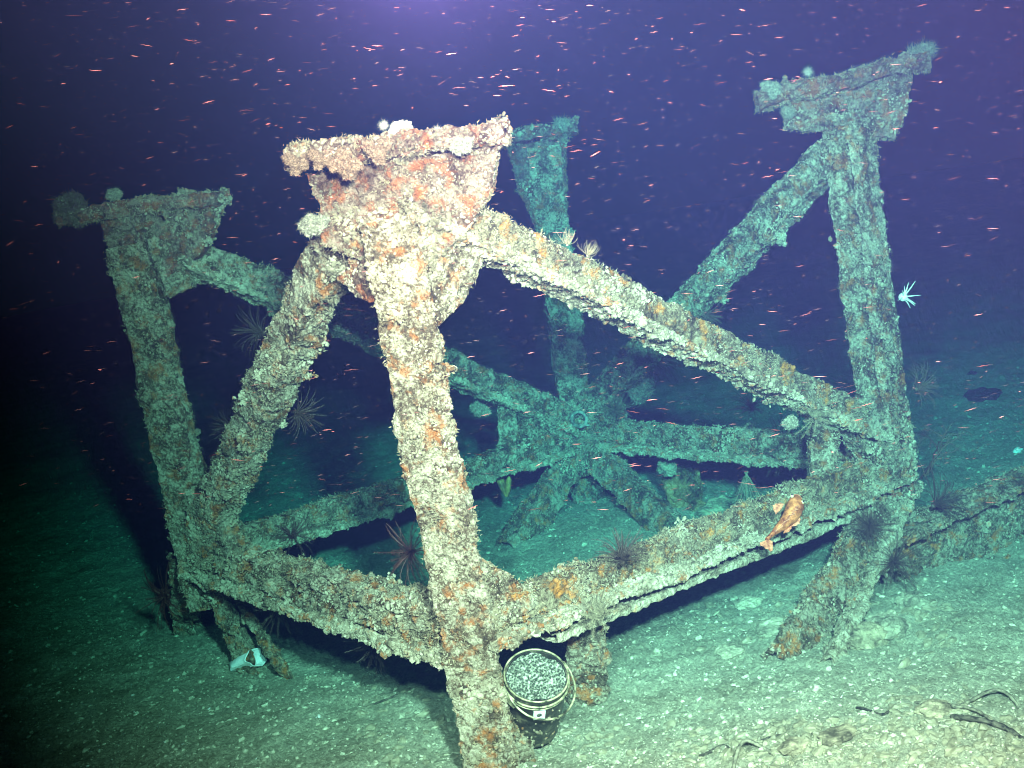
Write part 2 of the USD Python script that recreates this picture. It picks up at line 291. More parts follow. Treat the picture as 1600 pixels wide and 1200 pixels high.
def many(v0, f0, pos, nrm, sx, sn, r_, jit=.25):
    """Many copies of a small shape, its z axis along the normals, joined."""
    k = len(pos); x, y = frames(nrm); a = r_.uniform(0, 6.28, k); c, s = np.cos(a)[:, None], np.sin(a)[:, None]
    x, y = x * c + y * s, y * c - x * s
    e = r_.uniform(.6, 1.4, k)
    V = v0[None] * (1 + jit * r_.standard_normal((k, len(v0), 1)))
    V = pos[:, None] + V[..., :1] * (x * (sx * e)[:, None])[:, None] + V[..., 1:2] * (y * (sx / e)[:, None])[:, None] + V[..., 2:] * (nrm * sn[:, None])[:, None]
    F = f0[None] + (np.arange(k) * len(v0))[:, None, None]
    return V.reshape(-1, 3), F.reshape(-1, 3)
SPK = (A([[-.5, 0, 0], [.5, 0, 0], [0, .5, 0], [0, 0, 1.]]), A([[0, 1, 3], [1, 2, 3], [2, 0, 3]]))
def sample(mesh, k, r_):
    p, fi = trimesh.sample.sample_surface(mesh, k, seed=int(r_.integers(1 << 30))); return A(p), A(mesh.face_normals[fi])
def growth(part, mesh, dens=1.0, seed=0, tufts=1.0, big=1.0):
    """Shelly lumps and short tufts standing on a crusted part: sub-parts of it."""
    r_ = np.random.default_rng(seed + 500)
    k = int(mesh.area * 3600 * dens)
    p, n = sample(mesh, k, r_); patch = meshkit.fbm(p * 5, 2, 77); zone = meshkit.fbm(p * 2.6 + 5, 2, 12)
    keep = patch > r_.uniform(.38, .60, k); p, n, zone = p[keep], n[keep], zone[keep]; k = len(p)
    s = (.0028 + .0085 * big * r_.power(.45, k) * r_.uniform(.2, 1, k)) * np.interp(zone, [.35, .5, .65], [.7, 1.0, 1.6])
    n = n + .3 * r_.standard_normal(n.shape); n /= np.linalg.norm(n, axis=1, keepdims=True)
    V, F = many(IV, IF, p, n, s, s * r_.uniform(.7, 1.3, k), r_, .14)
    kc = int(mesh.area * 9 * dens)                # clumps: bunches of lumps that stand or hang clear of the crust
    pc, nc = sample(mesh, kc, r_); kk = r_.integers(16, 50, kc); q = np.repeat(np.arange(kc), kk); R0 = r_.uniform(.010, .030, kc)
    off = r_.standard_normal((len(q), 3)); pc2 = pc[q] + nc[q] * (R0[q] * .6)[:, None] + off * (R0[q] * .55)[:, None] + [0, 0, -.006]
    sc = r_.uniform(.2, .75, len(q)) * R0[q] * .6
    V2, F2 = many(IV, IF, pc2, off / np.linalg.norm(off, axis=1, keepdims=True), sc, sc * r_.uniform(.6, 1.8, len(q)), r_, .28)
    V, F = merge([(V, F), (V2, F2)])
    obj('shell_crust', (V, F), 'shell_growth', part, kind='stuff')
    k = int(mesh.area * 1100 * dens * tufts)
    if k > 5:
        p, n = sample(mesh, k, r_); w = meshkit.fbm(p * 5, 2, 31); keep = w > .5; p, n = p[keep], n[keep]
        p, n = np.repeat(p, 3, 0), np.repeat(n, 3, 0); n = n + .55 * r_.standard_normal(n.shape); n /= np.linalg.norm(n, axis=1, keepdims=True)
        p = p + .006 * r_.standard_normal(p.shape)
        obj('tufts', many(*SPK, p, n, r_.uniform(.003, .007, len(p)), r_.uniform(.007, .020, len(p)), r_, 0), 'tuft_growth', part, kind='stuff')

# ------------------------------------------------------------------ the sunken steel frame
Fc, Lc, Rc, Bc = at(628, 268, 5.06), at(232, 350, 6.86), at(1318, 165, 6.70), at(846, 225, 8.51)
Fn, Ln, Rn, Bn = at(728, 985, 5.28), at(312, 862, 7.15), at(1390, 700, 7.00), at(905, 672, 8.87)
UP = A([0, 0, 1.])
frame = thing('steel_frame', 'big shell-crusted sunken steel frame with four capped legs standing on the sea floor', 'steel frame')
sd = [0]
def part(name, mesh, m_='crusted_steel', dens=1.0, tufts=1.0, big=1.0, label=None, grow=True):
    sd[0] += 1
    p = obj(name, mesh, m_, frame, label=label)
    if grow: growth(p, mesh, dens, sd[0], tufts, big)
    return p
DIAG = A([1, -1, 0.]) / 2 ** .5                     # the caps all lie along this way
OUT = {'F': A([-1, -1, 0.]), 'L': A([-1, 1, 0.]), 'R': A([1, -1, 0.]), 'B': A([1, 1, 0.])}
CAP = {'F': Fc, 'L': Lc, 'R': Rc, 'B': Bc}; NODE = {'F': Fn, 'L': Ln, 'R': Rn, 'B': Bn}
# lift of the cap, rise of its left and right ends, and the web plate below it (along the cap, up)
CAPS = {'F': (.07, .02, .0, [(-.37, 0), (-.33, -.14), (-.36, -.28), (-.22, -.36), (.10, -.40), (.24, -.30), (.34, -.18), (.40, 0)]),
        'L': (.08, .0, -.02, [(-.26, 0), (-.24, -.16), (-.18, -.36), (.06, -.36), (.26, -.26), (.34, -.14), (.41, 0)]),
        'R': (.10, -.03, .035, [(-.28, 0), (-.30, -.16), (-.12, -.20), (.12, -.26), (.24, -.29), (.32, -.16), (.37, .05)]),
        'B': (.05, .0, .0, [(-.22, 0), (-.2, -.3), (-.10, -.62), (.10, -.62), (.13, -.3), (.18, 0)])}
LEGTOP = {'F': at(592, 272, 5.02), 'L': at(196, 352, 6.84)}
LEG0 = {'F': .17, 'L': .10, 'R': .08, 'B': .02}
STEP = {'F': .0085, 'L': .011, 'R': .010, 'B': .013}
DN = {'F': 1.5, 'L': 1.0, 'R': 1.1, 'B': .7}
for k in 'FLRB':
    top, bot = LEGTOP.get(k, CAP[k]), NODE[k]
    axis = (bot - top) / np.linalg.norm(bot - top)
    foot = bot + axis * .72 if k == 'F' else bot + axis * .30
    part('leg', sweep([top + axis * LEG0[k], bot, foot], -MC[2] if k != 'R' else -MC[2] + .9 * MC[0], isec(.23, .20, .05, .12), STEP[k], .9, 10 + sd[0]), dens=DN[k])
    # cap: a stub beam over a tapering web plate
    lift, tl, tr, web = CAPS[k]
    c = CAP[k] + UP * (.02 + lift)
    hw = .24 if k == 'B' else .42
    part('cap_beam', sweep([c - DIAG * hw + UP * tl, c + UP * (tl + tr) / 2, c + DIAG * hw + UP * tr], UP, rsec(.26, .10), STEP[k], 1.35, 30 + sd[0]), 'crusted_cap', DN[k], 2.2, 1.3)
    q = c - UP * .03 + MC[2] * .05
    part('web_plate', plate([q + DIAG * x_ + UP * z_ for x_, z_ in web], .08, STEP[k] * 1.1, 1.2, 50 + sd[0]), 'crusted_cap', DN[k], 1.4, 1.2)
# diagonal braces, ring beams
def brace(a, b, e0, e1, name, sec, stepk, upv=UP, dens=1.0, m_='crusted_steel', amp=1.0, **kw):
    d = (b - a) / np.linalg.norm(b - a)
    return part(name, sweep([a + d * e0, b - d * e1], upv, sec, stepk, amp, 70 + sd[0]), m_, dens, **kw)
dz = UP * -.16
def angle_brace(a, b, e0, e1, name, h, w, st, dens=1.0, lip=.07, amp=1.0, upv=UP, web='brown_web', under=0):
    """A beam of a deep brown web with a pale flange along its lower edge that stands out towards the open side."""
    d = (b - a) / np.linalg.norm(b - a); x, y, _ = basis(d, upv)
    side = -1 if np.dot(x, MC[2]) > 0 else 1
    p0, p1 = a + d * e0, b - d * e1
    sd[0] += 1
    wm = sweep([p0, p1], upv, rsec(w, h, .03), st, amp, 70 + sd[0])
    pr = obj(name, wm, web, frame); growth(pr, wm, dens, sd[0], 1.6, .8)
    o = x * side * lip * .55 - y * h * .5
    fm = sweep([p0 + o, p1 + o], upv, rsec(w + lip, .055, .012), st, amp * 1.1, 170 + sd[0])
    fl = obj('flange', fm, 'pale_flange', pr)
    if under:
        o2 = x * side * .035 - y * (h * .5 + under)
        obj('flange', sweep([p0 + d * .35 + o2, p1 - d * .3 + o2], upv, rsec(w + .02, .05, .012), st, amp * .6, 270 + sd[0]), 'pale_flange', pr)
    r0 = np.random.default_rng(900 + sd[0]); k = int(fm.area * 2600 * dens); p, n = sample(fm, k, r0)
    n = n + .5 * r0.standard_normal(n.shape); n /= np.linalg.norm(n, axis=1, keepdims=True); sz = .003 + .010 * r0.uniform(0, 1, k) ** 2
    p2 = p
    # folded into the flange's own crust so that the beam stays beam > flange
    obj('flange_crust', many(IV, IF, p2, n, sz, sz * r0.uniform(.5, 1.5, k), r0), 'shell_growth', pr, kind='stuff')
    return pr
angle_brace(Fc + dz * .5, Rn + UP * .08, .10, .26, 'diagonal_brace', .17, .15, .0085, 1.5)
brace(at(556, 322, 5.18), Ln + UP * .03, .0, .05, 'diagonal_brace', rsec(.19, .20, .03), .009, dens=1.5, amp=1.15)
angle_brace(Lc + dz * .35, Bn + UP * .05, .12, .05, 'diagonal_brace', .18, .16, .012, .9, web='crusted_steel')
brace(Rc + dz, Bn + UP * .05, .06, .05, 'diagonal_brace', isec(.17, .20), .011, dens=1.0)
angle_brace(Fn + UP * .02, Rn - UP * .08, .02, .0, 'ring_beam', .15, .13, .0085, 1.4, .09, under=.085)
angle_brace(Fn, Ln, .02, .0, 'ring_beam', .20, .19, .0085, 1.5, .05, 1.7, web='crusted_steel')
angle_brace(Rn - UP * .02, Bn, .02, .0, 'ring_beam', .16, .14, .011, 1.0, web='crusted_steel')
angle_brace(Bn - UP * .03, Ln, .02, .0, 'ring_beam', .15, .13, .012, 1.0, web='crusted_steel')
# knee plates beside the leg tops and joint plates at the nodes
def fan(c, a, b, la, lb, th, st, lbl=None, m_='crusted_steel', dens=1.0):
    a = a / np.linalg.norm(a); b = b / np.linalg.norm(b)
    return part('joint_plate', plate([c - (a + b) * .06, c + a * la, c + a * la * .55 + b * lb * .55, c + b * lb], th, st, 1.0, 90 + sd[0]), m_, dens)
fan(Fc + dz * 1.2 + DIAG * .02, Rn - Fc, Fn - Fc, .34, .42, .06, .009, dens=1.4)
fan(Fc + dz * 1.4 - DIAG * .16, Ln - Fc, Fn - Fc, .26, .26, .06, .009, m_='crusted_cap', dens=1.4)
fan(Lc + dz * .6, Bn - Lc, Ln - Lc, .36, .30, .06, .012)
fan(Rc + dz * .4, Bn - Rc, Rn - Rc, .24, .26, .06, .011)
fan(Bc + dz * 1.0, Ln - Bc, Bn - Bc, .2, .4, .06, .013, dens=.7)
fan(Fn, Rn - Fn, Fc - Fn, .38, .34, .06, .009)
fan(Fn, Ln - Fn, Fc - Fn, .34, .30, .06, .009)
fan(Rn - UP * .0, Fn - Rn, Fc + dz - Rn, .24, .40, .06, .010)
fan(Rn - UP * .05, Fn - Rn, UP, .26, .46, .10, .010)
fan(Rn + UP * .02, Bn - Rn, UP, .34, .36, .06, .011)
fan(Ln, Bn - Ln, UP, .34, .36, .06, .011)
fan(Ln, Fn - Ln, Fc - Ln, .50, .44, .07, .010)
fan(Bn, Ln - Bn, Lc - Bn, .56, .46, .06, .012, dens=.8)
fan(Bn, Rn - Bn, Rc - Bn, .42, .48, .06, .012, dens=.8)
fan(Bn, Rn - Bn, -UP, .36, .26, .06, .012, dens=.8)
# batten plates between ring and diagonal
def batten(p0, p1, w, st):
    x, y, d = basis(p1 - p0, -MC[2])
    part('batten_plate', plate([p0 - x * w / 2, p0 + x * w / 2, p1 + x * w / 2, p1 - x * w / 2], .05, st, .8, 120 + sd[0]), dens=1.0)
batten(at(1288, 660, 6.74), at(1283, 770, 6.74), .15, .010)
batten(at(792, 615, 8.45), at(793, 712, 8.45), .13, .012)
# lower braces that run down into the sea floor
def lower(px0, d0, px1, sec, upv=UP, lbl=None, st=.010, dens=1.0, sink=.10, m_='crusted_brace'):
    a = at(*px0, d0); b = floor_at(*px1); d = (b - a) / np.linalg.norm(b - a)
    part('lower_brace', sweep([a, b + d * sink], upv, sec, st, 1.1, 140 + sd[0]), m_, dens, label=lbl)
lower((1390, 770), 6.95, (1238, 1022), rsec(.20, .12, .03), -MC[2])
lower((1415, 790), 6.85, (1304, 1022), rsec(.085, .12, .02), -MC[2], m_='pale_flange')
lower((1400, 745), 7.1, (1390, 905), isec(.18, .18), -MC[2], st=.011)
lower((325, 880), 7.1, (395, 1045), tsec(.13, .15), -MC[2] - MC[0] * .4, st=.011)
lower((345, 900), 7.1, (452, 1058), rsec(.07, .08), -MC[2], st=.011)
lower((290, 860), 7.2, (292, 985), isec(.16, .16), -MC[2], st=.011)
lower((905, 700), 8.85, (808, 845), rsec(.20, .16), MC[0] * .7 - MC[2], st=.012, dens=.8)
lower((915, 700), 8.80, (1058, 838), rsec(.20, .16), -MC[0] * .7 - MC[2], st=.012, dens=.8)
lower((916, 950), 5.85, (918, 1085), isec(.20, .18), -MC[2], st=.009, dens=1.2)
lower((765, 1095), 5.42, (820, 1188), rsec(.11, .11), UP, st=.009, dens=1.2)
# the beam that runs from the right corner out across the sea floor
a, b = at(1375, 905, 6.75), floor_at(1700, 800)
part('outrigger_beam', sweep([a + UP * .03, b + UP * .17], UP, isec(.29, .38), .010, 1.2, 201), 'crusted_brace', 1.0)

# ------------------------------------------------------------------ animals with arms: feather stars
def tube(pts, r, sides=4):
    pts = A(pts, float); r = np.broadcast_to(r, (len(pts),)); t = np.gradient(pts, axis=0); t /= np.linalg.norm(t, axis=1, keepdims=True) + 1e-12
    x, y = frames(t); an = np.arange(sides) * 2 * np.pi / sides
    for k in range(1, len(pts)):                   # keep the frame from twisting
        xx = x[k - 1] - t[k] * np.dot(x[k - 1], t[k]); x[k] = xx / (np.linalg.norm(xx) + 1e-12); y[k] = np.cross(t[k], x[k])
    v = pts[:, None] + r[:, None, None] * (np.cos(an)[None, :, None] * x[:, None] + np.sin(an)[None, :, None] * y[:, None])
    n = len(pts); i, j = np.meshgrid(np.arange(n - 1), np.arange(sides), indexing='ij')
    f = np.stack([i * sides + j, i * sides + (j + 1) % sides, (i + 1) * sides + (j + 1) % sides, (i + 1) * sides + j], -1).reshape(-1, 4)
    f = np.vstack([f[:, [0, 1, 2]], f[:, [0, 2, 3]], [[0, k + 1, k] for k in range(1, sides - 1)], [[(n - 1) * sides, (n - 1) * sides + k, (n - 1) * sides + k + 1] for k in range(1, sides - 1)]])
    return v.reshape(-1, 3), f
def blob(r, sub=2, amp=.25, fr=2.5, seed=0, squash=(1, 1, 1)):
    s = trimesh.creation.icosphere(sub); v = A(s.vertices)
    v = v * (1 + amp * 2 * (meshkit.fbm(v * fr + seed * 3.1, 3, seed) - .5))[:, None] * A(squash) * r
    return v, A(s.faces)
def feather_parts(root, m_, arms, length, spread, curl, seed):
    r_ = np.random.default_rng(seed)
    obj('disc', blob(.016, 1, .2, 2, seed, (1, 1, .8)), m_, root)
    for k in range(arms):
        az = 2 * np.pi * (k + r_.uniform(-.4, .4)) / arms; el = r_.uniform(spread[0], spread[1]); L = length * r_.uniform(.75, 1.1)
        t = np.linspace(0, 1, 11); e = el + curl * t ** 1.6 * r_.uniform(.1, 1.6); side = r_.uniform(-.5, .5) * t ** 2
        step = np.c_[np.cos(e) * np.cos(az + side), np.cos(e) * np.sin(az + side), np.sin(e)] * L / 10
        p = np.vstack([[0, 0, .006], np.cumsum(step[:-1], 0) + [0, 0, .006]])
        parts = [tube(p, np.linspace(.0024, .0009, 11), 4)]
        kk = 22; tt = np.linspace(.12, .97, kk); c = np.c_[[np.interp(tt, t, p[:, q]) for q in range(3)]].T
        dd = np.gradient(c, axis=0); dd /= np.linalg.norm(dd, axis=1, keepdims=True); sx, sy = frames(dd)
        for sg in (-1, 1):
            n = sx * sg + dd * .7 + sy * .15; n /= np.linalg.norm(n, axis=1, keepdims=True)
            parts.append(many(*SPK, c, n, np.full(kk, .0022), .024 * (1 - .6 * tt), r_, 0))
        obj('arm', merge(parts), m_, root)
protos = {}
def proto(name, fn):
    if name not in protos:
        c = stage.CreateClassPrim('/World/Looks/' + name) if False else stage.CreateClassPrim('/' + 'kind_' + name)
        c.SetTypeName('Xform'); fn(c); protos[name] = c
    return protos[name]
KINDS = {'dark_open': ('feather_dark', 44, .20, (.1, 1.35), -.9), 'dark_up': ('feather_dark', 34, .22, (.4, 1.4), -1.1), 'pale_open': ('feather_pale', 28, .19, (.1, 1.1), 1.0),
         'red_open': ('feather_red', 36, .20, (-.1, 1.2), -.9), 'pale_hang': ('feather_pale', 16, .22, (1.0, 1.4), .05), 'grey_open': ('anemone_brown', 32, .18, (.1, 1.3), -.9)}
def upright(d, spin=0.0):
    x, y, z = basis(d, A([.3, .2, 1.]) if abs(A(d)[2]) < .9 else A([1., 0, 0])); c, s = math.cos(spin), math.sin(spin)
    return np.c_[x * c + y * s, y * c - x * s, z]
def feather(kind, px, depth, d, scale, label):
    pr = proto('feather_' + kind, lambda c: feather_parts(c, *KINDS[kind], seed=len(protos) + 40))
    dd = MC.T @ A(d, float)                        # given as right, down, forward
    copy_of(pr, 'feather_star', label, 'feather star', at(*px, depth), upright(dd, px[0] * .37), scale * .78)
feather('dark_open', (972, 878), 5.60, (.05, -1, -.35), 1.0, 'dark spreading feather star on top of the front right ring beam')
feather('pale_open', (932, 960), 5.52, (0, -.55, -1), 1.15, 'pale feather star on the ring beam above the rusty stump, beside the bucket')
feather('red_open', (645, 862), 5.75, (-.6, .1, -.7), 1.1, 'reddish feather star against the left edge of the front leg')
feather('dark_open', (1358, 822), 6.45, (-.3, -.2, -1), 1.0, 'dark feather star hanging at the right corner below the ring beam end')
feather('dark_up', (1458, 790), 6.8, (.7, -.5, -.4), 1.25, 'bushy dark feather star on the right side of the right corner joint')
feather('grey_open', (1432, 608), 6.9, (.9, -.3, -.2), 1.0, 'brownish feather star on the right leg above the corner joint, right side')
feather('pale_open', (1275, 650), 6.45, (-.2, -.3, -1), 1.1, 'pale feather star on the lower end of the long diagonal brace')
feather('dark_up', (1175, 640), 7.6, (-.3, -.6, -.6), 1.0, 'dim dark feather star behind the lower edge of the long diagonal brace')
feather('pale_hang', (1166, 738), 7.9, (0, .95, -.3), 1.15, 'teal closed feather star hanging from the rear ring beam like a tassel')
feather('dark_open', (1225, 700), 7.7, (-.1, -.3, -1), 1.4, 'dark feather star clump at the right end of the rear ring beam')
feather('dark_open', (1015, 565), 8.5, (.3, -.5, -.8), 1.5, 'large dark feather star above the round pale sponge at the rear joint')
feather('grey_open', (1100, 490), 7.6, (.8, .3, -.2), 1.0, 'thin feather star in the angle under the right diagonal brace')
feather('dark_open', (412, 520), 6.6, (-.9, -.2, -.2), 1.1, 'dim feather star on the left side of the left front diagonal brace')
feather('dark_open', (462, 645), 6.15, (.9, .1, -.3), .9, 'small feather star on the right edge of the left front diagonal brace')
feather('dark_open', (368, 668), 6.6, (-.9, -.1, -.3), .9, 'dark feather star on the low left edge of the left front diagonal brace')
feather('red_open', (455, 840), 7.4, (.3, -.6, -.6), 1.0, 'dark red feather star by the left corner on the far ring beam')
feather('dark_open', (590, 1000), 6.05, (-.1, .4, -1), .95, 'dark feather star hanging under the front left ring beam')
feather('dark_open', (440, 935), 6.6, (-.1, .8, -.8), 1.2, 'dark feather star under the thick left end of the front left ring beam')
feather('red_open', (262, 930), 7.1, (-.9, .1, -.4), 1.3, 'dark red feather star at the foot of the left leg')
feather('dark_up', (1395, 880), 6.4, (.2, -.3, -1), 1.1, 'dark feather star between the right lower brace and the outrigger beam')
feather('pale_open', (700, 800), 5.17, (-.3, -.1, -1), .8, 'pale limp feather star flattened on the face of the front leg')
feather('grey_open', (960, 640), 8.4, (.2, -.2, -1), 1.0, 'greenish feather star on the rear joint below the round sponge')
feather('pale_open', (918, 400), 5.0, (.5, -1, -.3), .42, 'whitish small feather star standing on the long diagonal brace, right of its twin')
feather('pale_open', (886, 383), 4.98, (.1, -1, -.3), .42, 'whitish small feather star standing on the long diagonal brace, left of its twin')
# a white star-like one on the right leg
def white_star(c):
    r_ = np.random.default_rng(5)
    obj('body', blob(.022, 2, .15, 3, 4), 'white_star', c)
    for k in range(11):
        az = 2 * np.pi * k / 11 + r_.uniform(-.2, .2); el = r_.uniform(.0, .9); d = A([math.cos(az) * math.cos(el), math.sin(az) * math.cos(el), math.sin(el)])
        L = r_.uniform(.07, .12); obj('arm', tube([d * .01, d * L * .5 + [0, 0, .004], d * L], [.0045, .003, .001], 5), 'white_star', c)
copy_of(proto('white_star', white_star), 'sea_star', 'bright white spiky many-armed star on the edge of the right leg', 'sea star', at(1411, 464, 6.72), upright(MC.T @ A([.8, -.15, -.6])))
# ------------------------------------------------------------------ anemones and sponges
def fluffy(c, m_, k=420, L=.35, seed=0, squash=(1, 1, .9)):
    r_ = np.random.default_rng(seed)
    bits = []
    for q in range(10):                            # a knobbly body of several lobes
        v, f = blob(r_.uniform(.22, .48), 3, .8, 2.4, seed * 9 + q, squash); d = r_.standard_normal(3); d /= np.linalg.norm(d)
        bits.append((v + d * r_.uniform(.35, .75) * (q > 0) * A(squash), f))
    v, f = merge(bits); M_ = trimesh.Trimesh(v, f, process=False)
    M_.vertices = M_.vertices + M_.vertex_normals * (.10 * (meshkit.noise(v * 9, seed) - .5) + .08 * (meshkit.noise(v * 22, seed) - .5))[:, None]
    obj('body', M_, m_, c)
    k = int(k * 2.0); p, n = sample(M_, k, r_); n = n + .4 * r_.standard_normal(n.shape); n /= np.linalg.norm(n, axis=1, keepdims=True)
    obj('tentacles', many(*SPK, p, n, np.full(k, .04), L * r_.uniform(.1, .75, k), r_, 0), m_, c, kind='stuff')
def anemone(kind, px, depth, scale, label, d=(0, -1, -.4), cat='anemone'):
    m_, k, L, sq, sdn = {'tan': ('anemone_tan', 900, .4, (1, 1, .9), 1), 'white': ('anemone_white', 700, .4, (1, 1, 1), 2), 'brown': ('anemone_brown', 1100, .55, (1, 1, 1), 3), 'grey': ('anemone_grey', 900, .5, (1, 1, .9), 4),
                         'plume': ('anemone_white', 300, 1.7, (.35, .35, .5), 5), 'bush': ('anemone_grey', 900, .9, (.8, .8, .8), 6)}[kind]
    copy_of(proto('anemone_' + kind, lambda c: fluffy(c, m_, k, L, sdn, sq)), 'anemone', label, cat, at(*px, depth), upright(MC.T @ A(d, float), px[0] * .7), scale)
anemone('tan', (462, 255), 4.86, .050, 'fluffy tan anemone on the far left tip of the front cap')
anemone('tan', (540, 255), 4.72, .062, 'largest fluffy tan anemone hanging on the front cap, second from its left tip')
anemone('tan', (498, 248), 4.80, .045, 'small tan anemone between two larger ones on the front cap')
anemone('tan', (592, 236), 4.74, .052, 'pinkish tan anemone left of the middle of the front cap')
anemone('white', (626, 200), 4.98, .045, 'white rounded anemone at the top middle of the front cap')
anemone('plume', (600, 196), 5.0, .022, 'thin pale plume anemone left of the white one on the front cap')
anemone('plume', (684, 205), 5.0, .024, 'thin pale plume anemone right of the white one on the front cap')
anemone('grey', (720, 228), 4.85, .042, 'greyish anemone on the right half of the front cap')
anemone('brown', (112, 328), 6.8, .095, 'dark bushy anemone ball on the left tip of the left cap')
anemone('grey', (178, 304), 6.8, .045, 'pale green round anemone on top of the left cap')
anemone('bush', (1440, 88), 6.7, .085, 'bushy greenish anemone on the right tip of the right cap')
anemone('plume', (1262, 112), 6.62, .030, 'white plume anemone on top of the right cap')
anemone('grey', (1207, 140), 6.6, .055, 'grey anemone on the left tip of the right cap')
anemone('bush', (1230, 178), 6.65, .045, 'grey tuft under the left side of the right cap')
anemone('bush', (880, 200), 8.4, .085, 'dim bushy anemone on the right tip of the rear cap')
anemone('grey', (486, 352), 5.1, .055, 'pale fluffy anemone under the left end of the front cap')
anemone('grey', (1000, 606), 8.5, .12, 'big round pale green sponge on the right of the rear joint', cat='sponge')
anemone('grey', (1236, 660), 6.3, .045, 'pale lump hanging under the long diagonal brace', (0, 1, -.3), cat='sponge')
anemone('grey', (748, 640), 8.2, .06, 'pale lump hanging under the rear left diagonal brace', (0, 1, -.3), cat='sponge')
def lump(name, label, cat, px, depth, r, m_, seed, squash=(1, 1, 1), sub=4, amp=.3, fr=2.0, p=None):
    v, f = blob(r, sub + (r > .05) + (r > .2), amp, fr, seed, squash); o = at(*px, depth) if p is None else A(p)
    nn = v / np.linalg.norm(v, axis=1, keepdims=True)
    v = v + o + nn * (.30 * r * (meshkit.fbm((v + o) * 1.1 / r * 3, 4, seed) - .5) + .010 * (meshkit.noise((v + o) * 70, seed) - .5))[:, None]
    v = crusted(v, nn, min(1.0, r / .12) * .8, seed)
    t = obj(name, (v, f), m_)
    return tag(t, label, cat)
lump('sponge', 'lumpy yellow and pale sponge under the rear ring beam', 'sponge', (1068, 762), 8.6, .11, 'sponge_orange', 3, (1, 1, 1.3))
lump('sponge', 'small orange sponge below the larger lumpy one under the rear ring beam', 'sponge', (1092, 805), 8.5, .08, 'sponge_orange', 5)
lump('sponge', 'pale round sponge hanging left of the lumpy yellow one', 'sponge', (1042, 730), 8.4, .06, 'sponge_pale', 6)
def fingers(c):
    r_ = np.random.default_rng(3)
    for k in range(3):
        d = A([r_.uniform(-.4, .4), r_.uniform(-.4, .4), 1.]); obj('finger', tube([[0, 0, 0], d * .05, d * .10, d * .125], [.012, .02, .018, .004], 8), 'sponge_yellow', c, smooth=True)
copy_of(proto('finger_sponge', fingers), 'finger_sponge', 'yellow finger sponge under the rear left ring beam', 'sponge', at(792, 775, 8.55), upright(MC.T @ A([-.1, -1, -.2])), 1.1)
ringm = trimesh.creation.torus(.05, .012, 28, 10)
rg = thing('shackle_ring', 'pale curved shackle ring on the rear joint', 'ring', at(905, 655, 8.66), upright(MC.T @ A([.3, -.3, -1.])))
obj('ring', ringm, 'ring_pale', rg, smooth=True); obj('pin', tube([[-.065, -.04, 0], [.065, -.04, 0]], .009, 8), 'ring_pale', rg)

# ------------------------------------------------------------------ the rockfish lying on the ring beam
head, tail = at(1247, 776, 6.13), at(1203, 846, 5.98)
fx, fz, fy = basis(tail - head, UP * .4 - MC[2])     # across, back side, along to the tail
Lf = np.linalg.norm(tail - head)
fish = thing('rockfish', 'orange rockfish resting head up on the front right ring beam', 'fish', head, np.c_[fx, fy, fz])
n = 30; t = np.linspace(0, 1, n)
wid = np.interp(t, [0, .05, .15, .28, .45, .65, .82, .92, 1], [.012, .028, .040, .040, .034, .024, .013, .009, .010])
hei = np.interp(t, [0, .05, .15, .28, .45, .65, .82, .92, 1], [.010, .028, .046, .055, .052, .040, .024, .018, .020])
bend = .018 * np.sin(t * 4.2)
an = np.linspace(0, 2 * np.pi, 20, endpoint=False)
v = np.stack([bend[:, None] + wid[:, None] * np.cos(an), np.broadcast_to((t * Lf)[:, None], (n, 20)), hei[:, None] * np.sin(an) * np.where(np.sin(an) < 0, .7, 1)], -1)
i, j = np.meshgrid(np.arange(n - 1), np.arange(20), indexing='ij')
f = np.stack([i * 20 + j, (i + 1) * 20 + j, (i + 1) * 20 + (j + 1) % 20, i * 20 + (j + 1) % 20], -1).reshape(-1, 4)
f = np.vstack([f[:, [0, 1, 2]], f[:, [0, 2, 3]], [[0, k, k + 1] for k in range(1, 19)], [[(n - 1) * 20, (n - 1) * 20 + k + 1, (n - 1) * 20 + k] for k in range(1, 19)]])
vv = v.reshape(-1, 3); vv = vv + .003 * (meshkit.noise(vv * 120, 3) - .5)[:, None]
FB = trimesh.Trimesh(vv, f, process=False)
if FB.volume < 0: FB.invert()
obj('body', FB, 'fish_skin', fish, smooth=True)
def fin(name, root0, root1, tips, m_='fish_fin', th=.0025):
    base = np.linspace(A(root0, float), A(root1, float), len(tips)); tips = A(tips, float); k = len(tips)
    nrm = np.cross(base[-1] - base[0], tips[k // 2] - base[k // 2]); nrm = nrm / np.linalg.norm(nrm) * th / 2
    mid = (base + tips) / 2 + nrm * 1.5 * (np.arange(k) % 2)[:, None]
    v = np.vstack([base + nrm, mid + nrm, tips + nrm, base - nrm, mid - nrm, tips - nrm]); q = []
    for lay in (0, 1):
        for a_ in range(k - 1):
            s = lay * k + a_; q += [[s, s + 1, s + k + 1, s + k], [s + 3 * k, s + 4 * k, s + 4 * k + 1, s + 3 * k + 1]]
    rim = list(range(k)) + [k + k - 1] + list(range(3 * k - 1, 2 * k - 1, -1)) + [k]
    for a_, b_ in zip(rim, rim[1:] + rim[:1]): q.append([a_, a_ + 3 * k, b_ + 3 * k, b_])
    obj(name, (v, A(q)), m_, fish)
fin('tail_fin', (-.012, Lf * .98, 0), (.012, Lf * .98, 0), [(-.034, Lf * 1.13, .004), (-.026, Lf * 1.17, .006), (-.01, Lf * 1.15, .007), (.0, Lf * 1.175, .008), (.012, Lf * 1.15, .007), (.025, Lf * 1.17, .006), (.031, Lf * 1.12, .004)])
